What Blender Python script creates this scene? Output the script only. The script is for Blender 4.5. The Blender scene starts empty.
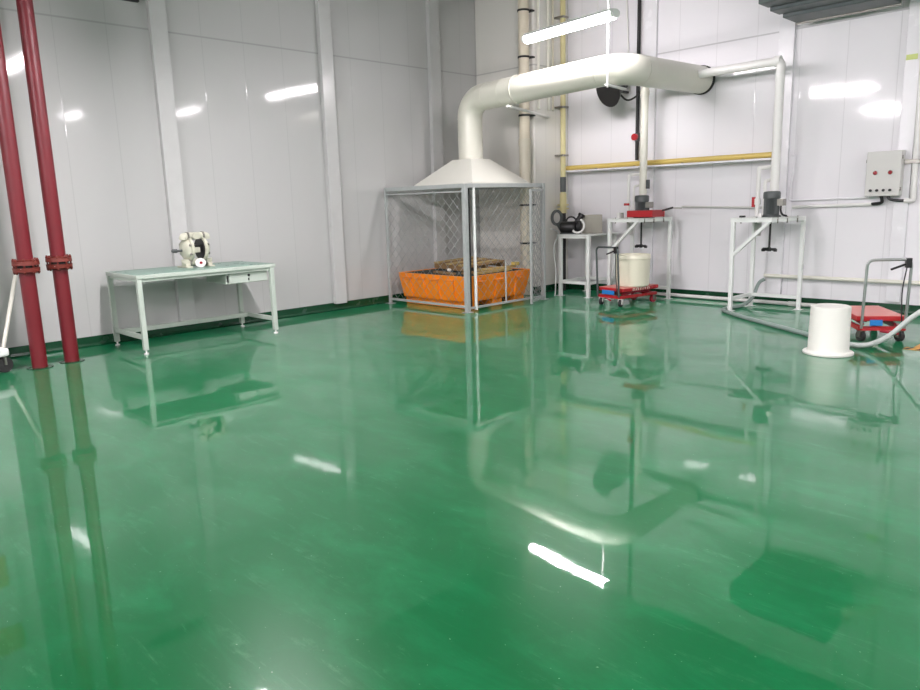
import bpy, bmesh, math, random
from mathutils import Vector, Matrix
random.seed(7)
S = bpy.context.scene
COL = S.collection

# ------------------------------------------------------------------ camera
cam_d = bpy.data.cameras.new('camera'); cam = bpy.data.objects.new('camera', cam_d); COL.objects.link(cam)
YAW, PITCH, ROLL = -0.794365, 0.192418, -0.028858
fw = Vector((math.sin(YAW)*math.cos(PITCH), math.cos(YAW)*math.cos(PITCH), -math.sin(PITCH)))
r0 = Vector((math.cos(YAW), -math.sin(YAW), 0)); u0 = r0.cross(fw)
rr = math.cos(ROLL)*r0 + math.sin(ROLL)*u0; uu = -math.sin(ROLL)*r0 + math.cos(ROLL)*u0
cam.matrix_world = Matrix(((rr.x, uu.x, -fw.x, 8.857), (rr.y, uu.y, -fw.y, -10.131), (rr.z, uu.z, -fw.z, 1.5), (0, 0, 0, 1)))
cam_d.sensor_fit = 'HORIZONTAL'; cam_d.sensor_width = 36.0; cam_d.lens = 731.24/920*36.0
cam_d.clip_start = 0.05; cam_d.clip_end = 100
S.camera = cam

# ------------------------------------------------------------------ world, exposure, lights
w = bpy.data.worlds.new('world'); S.world = w; w.use_nodes = True
bg = w.node_tree.nodes['Background']; bg.inputs[0].default_value = (0.9, 0.95, 1, 1); bg.inputs[1].default_value = 0.05
S.view_settings.view_transform = 'Standard'; S.view_settings.look = 'None'
S.view_settings.gamma = 1.0; S.view_settings.use_curve_mapping = False
S.view_settings.exposure = 0.0

LAMP_POWER = 310.0          # radiance of the lamp diffusers
LAMP_COL = (1.0, 0.93, 0.965)
LAMP_Z = 3.58

# ------------------------------------------------------------------ materials
def nodes(name):
    m = bpy.data.materials.new(name); m.use_nodes = True
    nt = m.node_tree; b = nt.nodes['Principled BSDF']
    return m, nt, b
def N(nt, t, **kw):
    n = nt.nodes.new(t)
    for k, v in kw.items(): setattr(n, k, v)
    return n
def mat(name, col, rough=0.45, metal=0.0, var=0.06, scale=6.0, bump=0.0, spec=0.5, rvar=0.08):
    """paint / plastic / metal with a little procedural unevenness"""
    m, nt, b = nodes(name); L = nt.links
    tc = N(nt, 'ShaderNodeTexCoord')
    no = N(nt, 'ShaderNodeTexNoise'); no.inputs['Scale'].default_value = scale; no.inputs['Detail'].default_value = 4
    L.new(tc.outputs['Object'], no.inputs['Vector'])
    mx = N(nt, 'ShaderNodeMix', data_type='RGBA'); L.new(no.outputs['Fac'], mx.inputs[0])
    mx.inputs[6].default_value = tuple(max(0, c*(1-var)) for c in col)+(1,)
    mx.inputs[7].default_value = tuple(min(1, c*(1+var)) for c in col)+(1,)
    L.new(mx.outputs[2], b.inputs['Base Color'])
    mr = N(nt, 'ShaderNodeMapRange'); L.new(no.outputs['Fac'], mr.inputs[0])
    mr.inputs[3].default_value = max(0.02, rough-rvar); mr.inputs[4].default_value = min(1, rough+rvar)
    L.new(mr.outputs[0], b.inputs['Roughness'])
    b.inputs['Metallic'].default_value = metal; b.inputs['Specular IOR Level'].default_value = spec
    if bump:
        bp = N(nt, 'ShaderNodeBump'); bp.inputs['Strength'].default_value = bump; bp.inputs['Distance'].default_value = 0.004
        L.new(no.outputs['Fac'], bp.inputs['Height']); L.new(bp.outputs[0], b.inputs['Normal'])
    return m
def chipped(name, col, chip, amount=0.68, scale=9, rough=0.4):
    m, nt, b = nodes(name); L = nt.links
    tc = N(nt, 'ShaderNodeTexCoord')
    no = N(nt, 'ShaderNodeTexNoise'); no.inputs['Scale'].default_value = scale; no.inputs['Detail'].default_value = 5; no.inputs['Roughness'].default_value = 0.65
    L.new(tc.outputs['Object'], no.inputs['Vector'])
    rp = N(nt, 'ShaderNodeValToRGB'); L.new(no.outputs['Fac'], rp.inputs[0])
    e = rp.color_ramp.elements; e[0].position = amount; e[0].color = (0, 0, 0, 1); e[1].position = amount+0.02; e[1].color = (1, 1, 1, 1)
    n2 = N(nt, 'ShaderNodeTexNoise'); n2.inputs['Scale'].default_value = 3; L.new(tc.outputs['Object'], n2.inputs['Vector'])
    mx = N(nt, 'ShaderNodeMix', data_type='RGBA'); L.new(n2.outputs['Fac'], mx.inputs[0])
    mx.inputs[6].default_value = tuple(c*0.8 for c in col)+(1,); mx.inputs[7].default_value = tuple(min(1, c*1.15) for c in col)+(1,)
    m2 = N(nt, 'ShaderNodeMix', data_type='RGBA'); L.new(rp.outputs[0], m2.inputs[0]); L.new(mx.outputs[2], m2.inputs[6]); m2.inputs[7].default_value = tuple(chip)+(1,)
    L.new(m2.outputs[2], b.inputs['Base Color']); b.inputs['Roughness'].default_value = rough
    return m
def emis(name, col, strength):
    m, nt, b = nodes(name)
    b.inputs['Base Color'].default_value = (0.9, 0.9, 0.9, 1)
    b.inputs['Emission Color'].default_value = tuple(col)+(1,); b.inputs['Emission Strength'].default_value = strength
    return m

def panel_mat(name, axis, col, pitch=0.58, off=0.0):
    """glossy coated sandwich panels: vertical joints, each panel leaning a hair, a fine vertical ripple"""
    m, nt, b = nodes(name); L = nt.links
    g = N(nt, 'ShaderNodeNewGeometry'); sp = N(nt, 'ShaderNodeSeparateXYZ'); L.new(g.outputs['Position'], sp.inputs[0])
    def M(op, a, bb=None):
        n = N(nt, 'ShaderNodeMath', operation=op)
        for i, v in enumerate((a, bb)):
            if v is None: continue
            if isinstance(v, (int, float)): n.inputs[i].default_value = v
            else: L.new(v, n.inputs[i])
        return n.outputs[0]
    u = M('DIVIDE', M('ADD', sp.outputs[axis], off), pitch)
    idx = M('FLOOR', u); fr = M('FRACT', u)
    d = M('MULTIPLY', M('MINIMUM', fr, M('SUBTRACT', 1.0, fr)), pitch)          # metres to the joint
    joint = N(nt, 'ShaderNodeMapRange'); L.new(d, joint.inputs[0]); joint.inputs[1].default_value = 0.002; joint.inputs[2].default_value = 0.007
    joint.inputs[3].default_value = 1; joint.inputs[4].default_value = 0
    seam = N(nt, 'ShaderNodeMapRange'); L.new(M('ABSOLUTE', M('SUBTRACT', sp.outputs[2], 3.56)), seam.inputs[0])
    seam.inputs[1].default_value = 0.006; seam.inputs[2].default_value = 0.013; seam.inputs[3].default_value = 1; seam.inputs[4].default_value = 0
    # upper row of panels has its own index
    up = M('GREATER_THAN', sp.outputs[2], 3.56)
    wn = N(nt, 'ShaderNodeTexWhiteNoise', noise_dimensions='2D')
    cb = N(nt, 'ShaderNodeCombineXYZ'); L.new(idx, cb.inputs[0]); L.new(up, cb.inputs[1]); L.new(cb.outputs[0], wn.inputs['Vector'])
    no = N(nt, 'ShaderNodeTexNoise'); no.inputs['Scale'].default_value = 1.0; no.inputs['Detail'].default_value = 3
    mp = N(nt, 'ShaderNodeMapping'); L.new(g.outputs['Position'], mp.inputs[0]); mp.inputs['Scale'].default_value = (9, 9, 0.25); L.new(mp.outputs[0], no.inputs['Vector'])
    grime = N(nt, 'ShaderNodeTexNoise'); grime.inputs['Scale'].default_value = 0.8; grime.inputs['Detail'].default_value = 5; L.new(g.outputs['Position'], grime.inputs['Vector'])
    mx = N(nt, 'ShaderNodeMix', data_type='RGBA'); L.new(grime.outputs['Fac'], mx.inputs[0])
    mx.inputs[6].default_value = tuple(c*0.965 for c in col)+(1,); mx.inputs[7].default_value = tuple(col)+(1,)
    m2 = N(nt, 'ShaderNodeMix', data_type='RGBA'); L.new(M('MULTIPLY', M('MAXIMUM', M('MULTIPLY', joint.outputs[0], 0.3), M('MULTIPLY', seam.outputs[0], 0.7)), 0.6), m2.inputs[0])
    L.new(mx.outputs[2], m2.inputs[6]); m2.inputs[7].default_value = (0.22, 0.22, 0.22, 1)
    L.new(m2.outputs[2], b.inputs['Base Color'])
    b.inputs['Roughness'].default_value = 0.07; b.inputs['Specular IOR Level'].default_value = 0.5
    # normal: per panel lean + ripple
    vm = N(nt, 'ShaderNodeVectorMath', operation='SUBTRACT'); L.new(wn.outputs['Color'], vm.inputs[0]); vm.inputs[1].default_value = (0.5, 0.5, 0.5)
    vs = N(nt, 'ShaderNodeVectorMath', operation='SCALE'); L.new(vm.outputs[0], vs.inputs[0]); vs.inputs['Scale'].default_value = 0.007
    va = N(nt, 'ShaderNodeVectorMath', operation='ADD'); L.new(g.outputs['Normal'], va.inputs[0]); L.new(vs.outputs[0], va.inputs[1])
    vn = N(nt, 'ShaderNodeVectorMath', operation='NORMALIZE'); L.new(va.outputs[0], vn.inputs[0])
    h = M('SUBTRACT', M('MULTIPLY', no.outputs['Fac'], 0.25), joint.outputs[0])
    bp = N(nt, 'ShaderNodeBump'); bp.inputs['Strength'].default_value = 0.25; bp.inputs['Distance'].default_value = 0.003
    L.new(h, bp.inputs['Height']); L.new(vn.outputs[0], bp.inputs['Normal']); L.new(bp.outputs[0], b.inputs['Normal'])
    return m

def floor_mat():
    m, nt, b = nodes('green_epoxy'); L = nt.links
    g = N(nt, 'ShaderNodeNewGeometry')
    def noise(scale, detail, rough=0.55, stretch=None, dist=0.0):
        n = N(nt, 'ShaderNodeTexNoise'); n.inputs['Scale'].default_value = scale; n.inputs['Detail'].default_value = detail
        n.inputs['Roughness'].default_value = rough; n.inputs['Distortion'].default_value = dist
        if stretch:
            mp = N(nt, 'ShaderNodeMapping'); mp.inputs['Scale'].default_value = stretch[0]; mp.inputs['Rotation'].default_value = (0, 0, stretch[1])
            L.new(g.outputs['Position'], mp.inputs[0]); L.new(mp.outputs[0], n.inputs['Vector'])
        else: L.new(g.outputs['Position'], n.inputs['Vector'])
        return n.outputs['Fac']
    def ramp(f, a, bb, lo=0, hi=1):
        n = N(nt, 'ShaderNodeMapRange'); L.new(f, n.inputs[0]); n.inputs[1].default_value = a; n.inputs[2].default_value = bb
        n.inputs[3].default_value = lo; n.inputs[4].default_value = hi; return n.outputs[0]
    def mul(a, bb):
        n = N(nt, 'ShaderNodeMath', operation='MULTIPLY')
        for i, v in enumerate((a, bb)):
            if isinstance(v, (int, float)): n.inputs[i].default_value = v
            else: L.new(v, n.inputs[i])
        return n.outputs[0]
    def mix(f, c1, c2):
        n = N(nt, 'ShaderNodeMix', data_type='RGBA'); L.new(f, n.inputs[0])
        for i, c in ((6, c1), (7, c2)):
            if isinstance(c, tuple): n.inputs[i].default_value = c+(1,)
            else: L.new(c, n.inputs[i])
        return n.outputs[2]
    patch = noise(0.75, 6, 0.62, ((1, 1.7, 1), 0.5), 1.2)
    big = noise(0.45, 5, 0.6); mid = noise(1.7, 6, 0.65, ((1, 2.2, 1), 0.7), 0.6); fine = noise(14, 5, 0.7); streak = noise(2.2, 7, 0.72, ((1, 7, 1), 0.95), 0.8)
    base = mix(big, (0.0004, 0.054, 0.013), (0.0008, 0.070, 0.019))
    base = mix(mul(ramp(mid, 0.48, 0.72), 0.55), base, (0.005, 0.120, 0.042))
    base = mix(mul(ramp(patch, 0.52, 0.60), 0.30), base, (0.0004, 0.050, 0.012))
    base = mix(mul(mul(ramp(streak, 0.56, 0.75), ramp(fine, 0.4, 0.7)), 0.45), base, (0.10, 0.28, 0.16))
    spk = noise(55, 2, 0.5)
    base = mix(mul(ramp(spk, 0.73, 0.79), 0.4), base, (0.35, 0.5, 0.38))
    L.new(base, b.inputs['Base Color'])
    b.inputs['Roughness'].default_value = 0.30
    b.inputs['Sheen Weight'].default_value = 0.30; b.inputs['Sheen Roughness'].default_value = 0.45; b.inputs['Sheen Tint'].default_value = (0.03, 0.55, 0.24, 1)   # dust film whose green sheen is added to tint grazing reflections
    b.inputs['IOR'].default_value = 1.45; b.inputs['Specular IOR Level'].default_value = 0.10
    L.new(ramp(patch, 0.40, 0.62, 1.0, 0.72), b.inputs['Coat Weight'])
    rough = N(nt, 'ShaderNodeMath', operation='ADD'); L.new(ramp(mid, 0.45, 0.8, 0.022, 0.05), rough.inputs[0]); L.new(mul(ramp(streak, 0.60, 0.75), 0.04), rough.inputs[1])
    L.new(rough.outputs[0], b.inputs['Coat Roughness']); b.inputs['Coat IOR'].default_value = 1.55
    wav = noise(1.3, 2, 0.4); w2 = noise(7, 3, 0.5)
    ad = N(nt, 'ShaderNodeMath', operation='ADD'); L.new(mul(wav, 1.0), ad.inputs[0]); L.new(mul(w2, 0.08), ad.inputs[1])
    bp = N(nt, 'ShaderNodeBump'); bp.inputs['Strength'].default_value = 0.5; bp.inputs['Distance'].default_value = 0.005
    L.new(ad.outputs[0], bp.inputs['Height']); L.new(bp.outputs[0], b.inputs['Normal']); L.new(bp.outputs[0], b.inputs['Coat Normal'])
    return m

MT = dict(
    floor=floor_mat(),
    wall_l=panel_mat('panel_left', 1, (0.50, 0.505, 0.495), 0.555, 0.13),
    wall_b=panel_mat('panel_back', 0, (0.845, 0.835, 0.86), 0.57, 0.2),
    wall_c=panel_mat('panel_corner', 1, (0.74, 0.73, 0.68), 0.25, 0.1),
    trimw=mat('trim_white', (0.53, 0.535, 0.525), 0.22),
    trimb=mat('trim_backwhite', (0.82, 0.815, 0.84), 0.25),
    ceil=mat('ceiling_grey', (0.16, 0.165, 0.16), 0.8),
    green=mat('skirting_green', (0.002, 0.048, 0.017), 0.25, var=0.15),
    red=chipped('red_pipe_paint', (0.150, 0.0065, 0.013), (0.55, 0.42, 0.40), 0.72, 11, 0.42),
    redfl=chipped('flange_paint', (0.15, 0.018, 0.011), (0.55, 0.50, 0.48), 0.68, 22, 0.5),
    bolt=mat('bolt_steel', (0.12, 0.10, 0.09), 0.5, 0.6),
    pvc=mat('white_pvc', (0.80, 0.80, 0.77), 0.35, var=0.03),
    cream=mat('cream_pvc', (0.76, 0.75, 0.66), 0.32, var=0.03),
    beige=mat('beige_pipe', (0.66, 0.62, 0.50), 0.4, var=0.08, scale=3),
    pinkish=mat('pinkish_pipe', (0.68, 0.62, 0.49), 0.4, var=0.05),
    yellow=mat('yellow_pipe', (0.62, 0.47, 0.13), 0.4, var=0.08),
    yellowish=mat('pale_yellow_pipe', (0.64, 0.58, 0.30), 0.4, var=0.12),
    black=mat('black_plastic', (0.012, 0.012, 0.013), 0.4, var=0.2),
    rubber=mat('black_rubber', (0.02, 0.02, 0.02), 0.7, var=0.2),
    duct=mat('cream_duct', (0.72, 0.715, 0.62), 0.30, var=0.015, rvar=0.015),
    hood=mat('hood_white', (0.73, 0.73, 0.655), 0.3, var=0.015, rvar=0.02),
    galv=mat('grey_painted_steel', (0.43, 0.46, 0.45), 0.4, 0.2, var=0.12, scale=20),
    wire=mat('galvanised_wire', (0.33, 0.35, 0.35), 0.4, 0.4, var=0.1),
    orange=mat('orange_plastic', (0.88, 0.26, 0.010), 0.4, var=0.07),
    grate=mat('dark_grating', (0.035, 0.045, 0.04), 0.6, var=0.4, scale=25),
    wood=mat('weathered_wood', (0.24, 0.145, 0.06), 0.75, var=0.45, scale=14),
    wood2=mat('pale_wood', (0.42, 0.30, 0.11), 0.7, var=0.35, scale=18),
    bench=mat('bench_paint', (0.46, 0.52, 0.46), 0.35, var=0.04),
    benchmat=mat('bench_green_mat', (0.17, 0.30, 0.24), 0.3, var=0.06),
    pump=mat('cream_plastic', (0.52, 0.52, 0.42), 0.45, var=0.08, scale=25),
    steel=mat('clamp_steel', (0.32, 0.31, 0.28), 0.3, 0.9, var=0.2),
    white=mat('white_paint', (0.80, 0.83, 0.80), 0.3, var=0.03),
    motor=mat('motor_grey', (0.075, 0.085, 0.085), 0.45, var=0.15),
    redp=mat('red_enamel', (0.42, 0.015, 0.022), 0.3, var=0.1),
    redtop=mat('red_deck', (0.66, 0.20, 0.17), 0.35, var=0.1),
    dred=mat('dark_red', (0.30, 0.012, 0.03), 0.4, var=0.15),
    chrome=mat('handle_steel', (0.42, 0.44, 0.43), 0.3, 0.8, var=0.1),
    darksteel=mat('dark_steel_tube', (0.10, 0.12, 0.12), 0.35, 0.5, var=0.1),
    blue=mat('blue_plate', (0.02, 0.20, 0.55), 0.4),
    lettering=mat('white_marking', (0.80, 0.76, 0.68), 0.5),
    drum=mat('cream_drum', (0.80, 0.78, 0.62), 0.4, var=0.03),
    wdrum=mat('white_drum', (0.70, 0.705, 0.65), 0.4, var=0.02),
    grey=mat('warm_grey_box', (0.36, 0.345, 0.29), 0.6, var=0.05),
    hose=mat('grey_hose', (0.26, 0.33, 0.30), 0.5, var=0.1),
    whose=mat('white_hose', (0.62, 0.66, 0.64), 0.4, var=0.06),
    panelbox=mat('cabinet_grey', (0.62, 0.62, 0.59), 0.4, var=0.02),
    redlamp=mat('red_lens', (0.30, 0.015, 0.025), 0.2),
    greymetal=mat('dark_sheet_metal', (0.085, 0.105, 0.105), 0.45, 0.3, var=0.1),
    sign=mat('ochre_sign', (0.40, 0.20, 0.04), 0.5, var=0.2),
    tape=mat('orange_tape', (0.65, 0.33, 0.05), 0.5, var=0.1),
    greenbit=mat('yellow_green_tape', (0.62, 0.70, 0.25), 0.5),
    lamp=emis('lamp_diffuser', LAMP_COL, LAMP_POWER),
    lamp_dim=emis('lamp_diffuser_dimmed', LAMP_COL, LAMP_POWER*0.30), lamp_side=emis('lamp_diffuser_side', LAMP_COL, LAMP_POWER*0.28),  # seen lamp and side lamps dimmed to balance the wall brightness
)

# ------------------------------------------------------------------ mesh helpers
class MB:
    def __init__(s): s.v = []; s.f = []; s.sm = []; s.hard = []
    def add(s, vs, fs, smooth=False):
        o = len(s.v); s.v += [tuple(v) for v in vs]
        for f in fs: s.f.append([i+o for i in f]); s.sm.append(smooth)
        return s
    def box(s, x0, x1, y0, y1, z0, z1, M=None):
        vs = [Vector((x, y, z)) for z in (z0, z1) for y in (y0, y1) for x in (x0, x1)]
        if M is not None: vs = [M @ v for v in vs]
        return s.add(vs, [(0, 2, 3, 1), (4, 5, 7, 6), (0, 1, 5, 4), (2, 6, 7, 3), (0, 4, 6, 2), (1, 3, 7, 5)])
    def bar(s, p0, p1, wd, ht, up=(0, 0, 1)):
        """rectangular bar from p0 to p1"""
        p0, p1 = Vector(p0), Vector(p1); a = (p1-p0); ln = a.length; a.normalize()
        up = Vector(up)
        if abs(a.dot(up)) > 0.98: up = Vector((1, 0, 0))
        sd = a.cross(up).normalized(); up = sd.cross(a).normalized()
        vs = [p + sd*sx*wd/2 + up*sz*ht/2 for p in (p0, p1) for sx, sz in ((-1, -1), (1, -1), (1, 1), (-1, 1))]
        return s.add(vs, [(0, 1, 2, 3), (7, 6, 5, 4), (0, 4, 5, 1), (1, 5, 6, 2), (2, 6, 7, 3), (3, 7, 4, 0)])
    def tube(s, pts, r, n=14, caps=True, closed=False):
        pts = [Vector(p) for p in pts]; k = len(pts)
        rs = r if isinstance(r, (list, tuple)) else [r]*k
        rings = []; ref = None
        for i, p in enumerate(pts):
            if closed: t = (pts[(i+1) % k]-pts[i-1]).normalized()
            else: t = (pts[min(i+1, k-1)]-pts[max(i-1, 0)]).normalized()
            if ref is None:
                ref = Vector((0, 0, 1)) if abs(t.z) < 0.9 else Vector((1, 0, 0))
            sd = t.cross(ref).normalized(); ref = sd.cross(t).normalized()
            rings.append([p + rs[i]*(math.cos(2*math.pi*j/n)*sd + math.sin(2*math.pi*j/n)*ref) for j in range(n)])
        o = len(s.v); s.v += [tuple(v) for rg in rings for v in rg]
        for i in range(k if closed else k-1):
            a, b2 = o+i*n, o+((i+1) % k)*n
            for j in range(n):
                s.f.append([a+j, a+(j+1) % n, b2+(j+1) % n, b2+j]); s.sm.append(True)
        if caps and not closed:
            s.f.append([o+j for j in range(n)][::-1]); s.sm.append(False)
            s.f.append([o+(k-1)*n+j for j in range(n)]); s.sm.append(False)
        return s
    def cyl(s, p0, p1, r, n=20, r2=None): return s.tube([p0, p1], [r, r if r2 is None else r2], n)
    def lathe(s, prof, n=32, M=None, close=True):
        """prof: (radius, z) from the bottom up about local z"""
        M = M or Matrix.Identity(4); o = len(s.v)
        for r, z in prof:
            for j in range(n):
                a = 2*math.pi*j/n; s.v.append(tuple(M @ Vector((r*math.cos(a), r*math.sin(a), z))))
        for i in range(len(prof)-1):
            sharp = False
            for j in range(n):
                a, b2 = o+i*n, o+(i+1)*n
                s.f.append([a+j, a+(j+1) % n, b2+(j+1) % n, b2+j]); s.sm.append(True)
        if close:
            s.f.append([o+j for j in range(n)][::-1]); s.sm.append(False)
            s.f.append([o+(len(prof)-1)*n+j for j in range(n)]); s.sm.append(False)
        return s
    def prism(s, poly, z0, z1, M=None):
        M = M or Matrix.Identity(4); n = len(poly)
        vs = [M @ Vector((x, y, z0)) for x, y in poly]+[M @ Vector((x, y, z1)) for x, y in poly]
        return s.add(vs, [list(range(n))[::-1], list(range(n, 2*n))]+[[i, (i+1) % n, n+(i+1) % n, n+i] for i in range(n)])
    def sphere(s, c, r, n=16, m=10, sq=(1, 1, 1)):
        o = len(s.v); c = Vector(c)
        for i in range(m+1):
            th = math.pi*i/m
            for j in range(n):
                a = 2*math.pi*j/n
                s.v.append(tuple(c+Vector((sq[0]*r*math.sin(th)*math.cos(a), sq[1]*r*math.sin(th)*math.sin(a), -sq[2]*r*math.cos(th)))))
        for i in range(m):
            for j in range(n):
                s.f.append([o+i*n+j, o+i*n+(j+1) % n, o+(i+1)*n+(j+1) % n, o+(i+1)*n+j]); s.sm.append(True)
        return s
    def build(s, name, material, parent=None, bevel=0.0, seg=2):
        me = bpy.data.meshes.new(name); me.from_pydata(s.v, [], s.f); me.update()
        me.polygons.foreach_set('use_smooth', s.sm)
        bm = bmesh.new(); bm.from_mesh(me); bmesh.ops.remove_doubles(bm, verts=bm.verts, dist=1e-5)
        bmesh.ops.recalc_face_normals(bm, faces=bm.faces)
        for e in bm.edges:
            if len(e.link_faces) == 2 and e.calc_face_angle(0) > 0.7: e.smooth = False
        bm.to_mesh(me); bm.free()
        me.materials.append(MT[material] if isinstance(material, str) else material)
        o = bpy.data.objects.new(name, me); COL.objects.link(o)
        if parent is not None: o.parent = parent
        if bevel:
            md = o.modifiers.new('bevel', 'BEVEL'); md.width = bevel; md.segments = seg; md.limit_method = 'ANGLE'; md.angle_limit = 0.6
        return o
def arc(c, a, b, r, t0, t1, n=8):
    """points on a circle: centre c, plane axes a, b"""
    c, a, b = Vector(c), Vector(a), Vector(b)
    return [c + r*(math.cos(t0+(t1-t0)*i/n)*a + math.sin(t0+(t1-t0)*i/n)*b) for i in range(n+1)]
def bend(pts, r, n=6):
    """polyline with rounded corners"""
    pts = [Vector(p) for p in pts]; out = [pts[0]]
    for i in range(1, len(pts)-1):
        p = pts[i]; d0 = (pts[i-1]-p); d1 = (pts[i+1]-p)
        k = min(r, d0.length*0.49, d1.length*0.49)
        a = p+d0.normalized()*k; b = p+d1.normalized()*k
        for j in range(n+1):
            t = j/n; out.append((1-t)**2*a+2*t*(1-t)*p+t*t*b)
    out.append(pts[-1]); return out
def spline(pts, n=8):
    pts = [Vector(p) for p in pts]; out = []
    P = [2*pts[0]-pts[1]]+pts+[2*pts[-1]-pts[-2]]
    for i in range(1, len(P)-2):
        for j in range(n):
            t = j/n; a, b, c, d = P[i-1:i+3]
            out.append(0.5*((2*b)+(c-a)*t+(2*a-5*b+4*c-d)*t*t+(3*b-a-3*c+d)*t**3))
    out.append(pts[-1]); return out
def empty(name, loc, rz=0.0):
    o = bpy.data.objects.new(name, None); o.location = loc; o.rotation_euler = (0, 0, rz); o.empty_display_size = 0.1
    COL.objects.link(o); return o
def tag(o, label, cat, group=None):
    o['label'] = label; o['category'] = cat
    if group: o['group'] = group
    return o
def thing(name, label, cat, loc=(0, 0, 0), rz=0.0, group=None): return tag(empty(name, loc, rz), label, cat, group)
def struct(name, mb, m, bevel=0.0):
    o = mb.build(name, m, None, bevel); o['kind'] = 'structure'; return o
def copy_tree(o, parent=None):
    c = o.copy(); COL.objects.link(c)
    if parent is not None: c.parent = parent
    for ch in list(o.children): copy_tree(ch, c)
    return c

# ------------------------------------------------------------------ the room
XR, YF, ZC = 13.5, -19.0, 5.3
struct('floor', MB().box(-0.2, XR+0.2, YF-0.2, 0.2, -0.15, 0), 'floor')
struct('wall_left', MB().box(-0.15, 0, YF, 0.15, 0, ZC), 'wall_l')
struct('wall_back', MB().box(0, XR, 0, 0.15, 0, ZC), 'wall_b')
struct('wall_right', MB().box(XR, XR+0.15, YF, 0.15, 0, ZC), 'wall_l')
struct('wall_front', MB().box(-0.15, XR+0.15, YF-0.15, YF, 0, ZC), 'wall_b')
struct('ceiling', MB().box(-0.15, XR+0.15, YF-0.15, 0.15, ZC, ZC+0.12), 'ceil')
# boxed corner casing
struct('wall_corner', MB().box(0.0, 1.25, -0.89, 0.0, 0, 4.86), 'wall_c', 0.03)
def skirt(name, p0, p1, nrm):
    p0, p1, nrm = Vector(p0), Vector(p1), Vector(nrm)
    prof = [(0, 0.115), (0.012, 0.115), (0.014, 0.04), (0.022, 0.016), (0.045, 0.001), (0, 0.001)]
    vs = [p + nrm*d + Vector((0, 0, z)) for p in (p0, p1) for d, z in prof]; n = len(prof)
    fs = [list(range(n)), list(range(n, 2*n))[::-1]]+[[i, (i+1) % n, n+(i+1) % n, n+i] for i in range(n)]
    struct(name, MB().add(vs, fs), 'green')
skirt('baseboard_left', (0, -8.3, 0), (0, -0.89, 0), (1, 0, 0))
skirt('baseboard_back', (1.25, 0, 0), (XR, 0, 0), (0, -1, 0))
b1 = skirt('baseboard_corner', (1.25, -0.89, 0), (1.25, 0, 0), (1, 0, 0))
skirt('baseboard_cornerfront', (0, -0.89, 0), (1.25, -0.89, 0), (0, -1, 0))
# cover strips over the panel joints
for i, (y, wd) in enumerate(((-6.22, 0.20), (-3.90, 0.20), (-1.86, 0.22))):
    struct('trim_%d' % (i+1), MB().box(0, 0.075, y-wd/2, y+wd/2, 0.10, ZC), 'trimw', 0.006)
for i, (x, wd) in enumerate(((2.77, 0.20), (4.76, 0.20), (6.23, 0.16))):
    struct('trim_%d' % (i+4), MB().box(x-wd/2, x+wd/2, -0.05, 0, 0.14, ZC), 'trimb', 0.006)
struct('trim_7', MB().box(0, 0.24, -9.2, -8.3, 0, ZC), 'trimw', 0.01)       # white casing left of the red pipes

# ------------------------------------------------------------------ lamps
def lamp(loc, rz, label, group=None, m='lamp', dp=0.028):
    t = thing('strip_light', label, 'ceiling light', loc, rz, group)
    Lh = 0.76
    X = Matrix(((0, 0, 1, 0), (1, 0, 0, 0), (0, 1, 0, 0), (0, 0, 0, 1)))       # prism axis along local x
    MB().prism([(0.066, 0.012), (0.066, 0.0)]+[(0.066*math.cos(a), -dp*math.sin(a)) for a in [math.pi*k/10 for k in range(1, 10)]]+[(-0.066, 0.0), (-0.066, 0.012)], -Lh+0.02, Lh-0.02, X).build('diffuser', m, t)
    MB().prism([(-0.07, 0.0125), (-0.05, 0.05), (0.05, 0.05), (0.07, 0.0125)], -Lh+0.02, Lh-0.02, X).build('housing', 'white', t)
    for s_ in (-1, 1):
        MB().prism([(0.07*math.cos(a), 0.05*math.sin(a)-0.008) for a in [2*math.pi*k/14 for k in range(14)]], s_*(Lh-0.0195), s_*(Lh+0.02), X).build('end_cap', 'white', t)
        MB().cyl((s_*0.5, 0, 0.05), (s_*0.5, 0, ZC-loc[2]), 0.004, 8).build('hanger_rod', 'pvc', t)
    return t
lamp((3.04, -2.41, 3.585), -0.14, 'glowing white strip light hanging in front of the cream duct', None, 'lamp_dim', 0.07)
lamp((3.10, -6.85, LAMP_Z), 0, 'hanging strip light above the frame, mirrored at the bottom edge of the floor')
for x, y, z in ((7.9, -6.85, 3.58), (3.1, -11.3, 3.58), (7.9, -11.3, 3.58), (12.2, -6.85, 3.58), (12.2, -11.3, 3.58), (3.1, -15.7, 3.58), (7.9, -15.7, 3.58), (9.45, -1.45, 4.0), (12.4, -3.2, 4.0)):  # grid of unseen lamps; rear row and far right one added for wall light
    lamp((x, y, z), 0, 'hanging white strip light out of the frame, known by glints or added to light the walls', 'strip lights outside the frame', 'lamp_side' if z > 3.9 else 'lamp')

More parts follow.
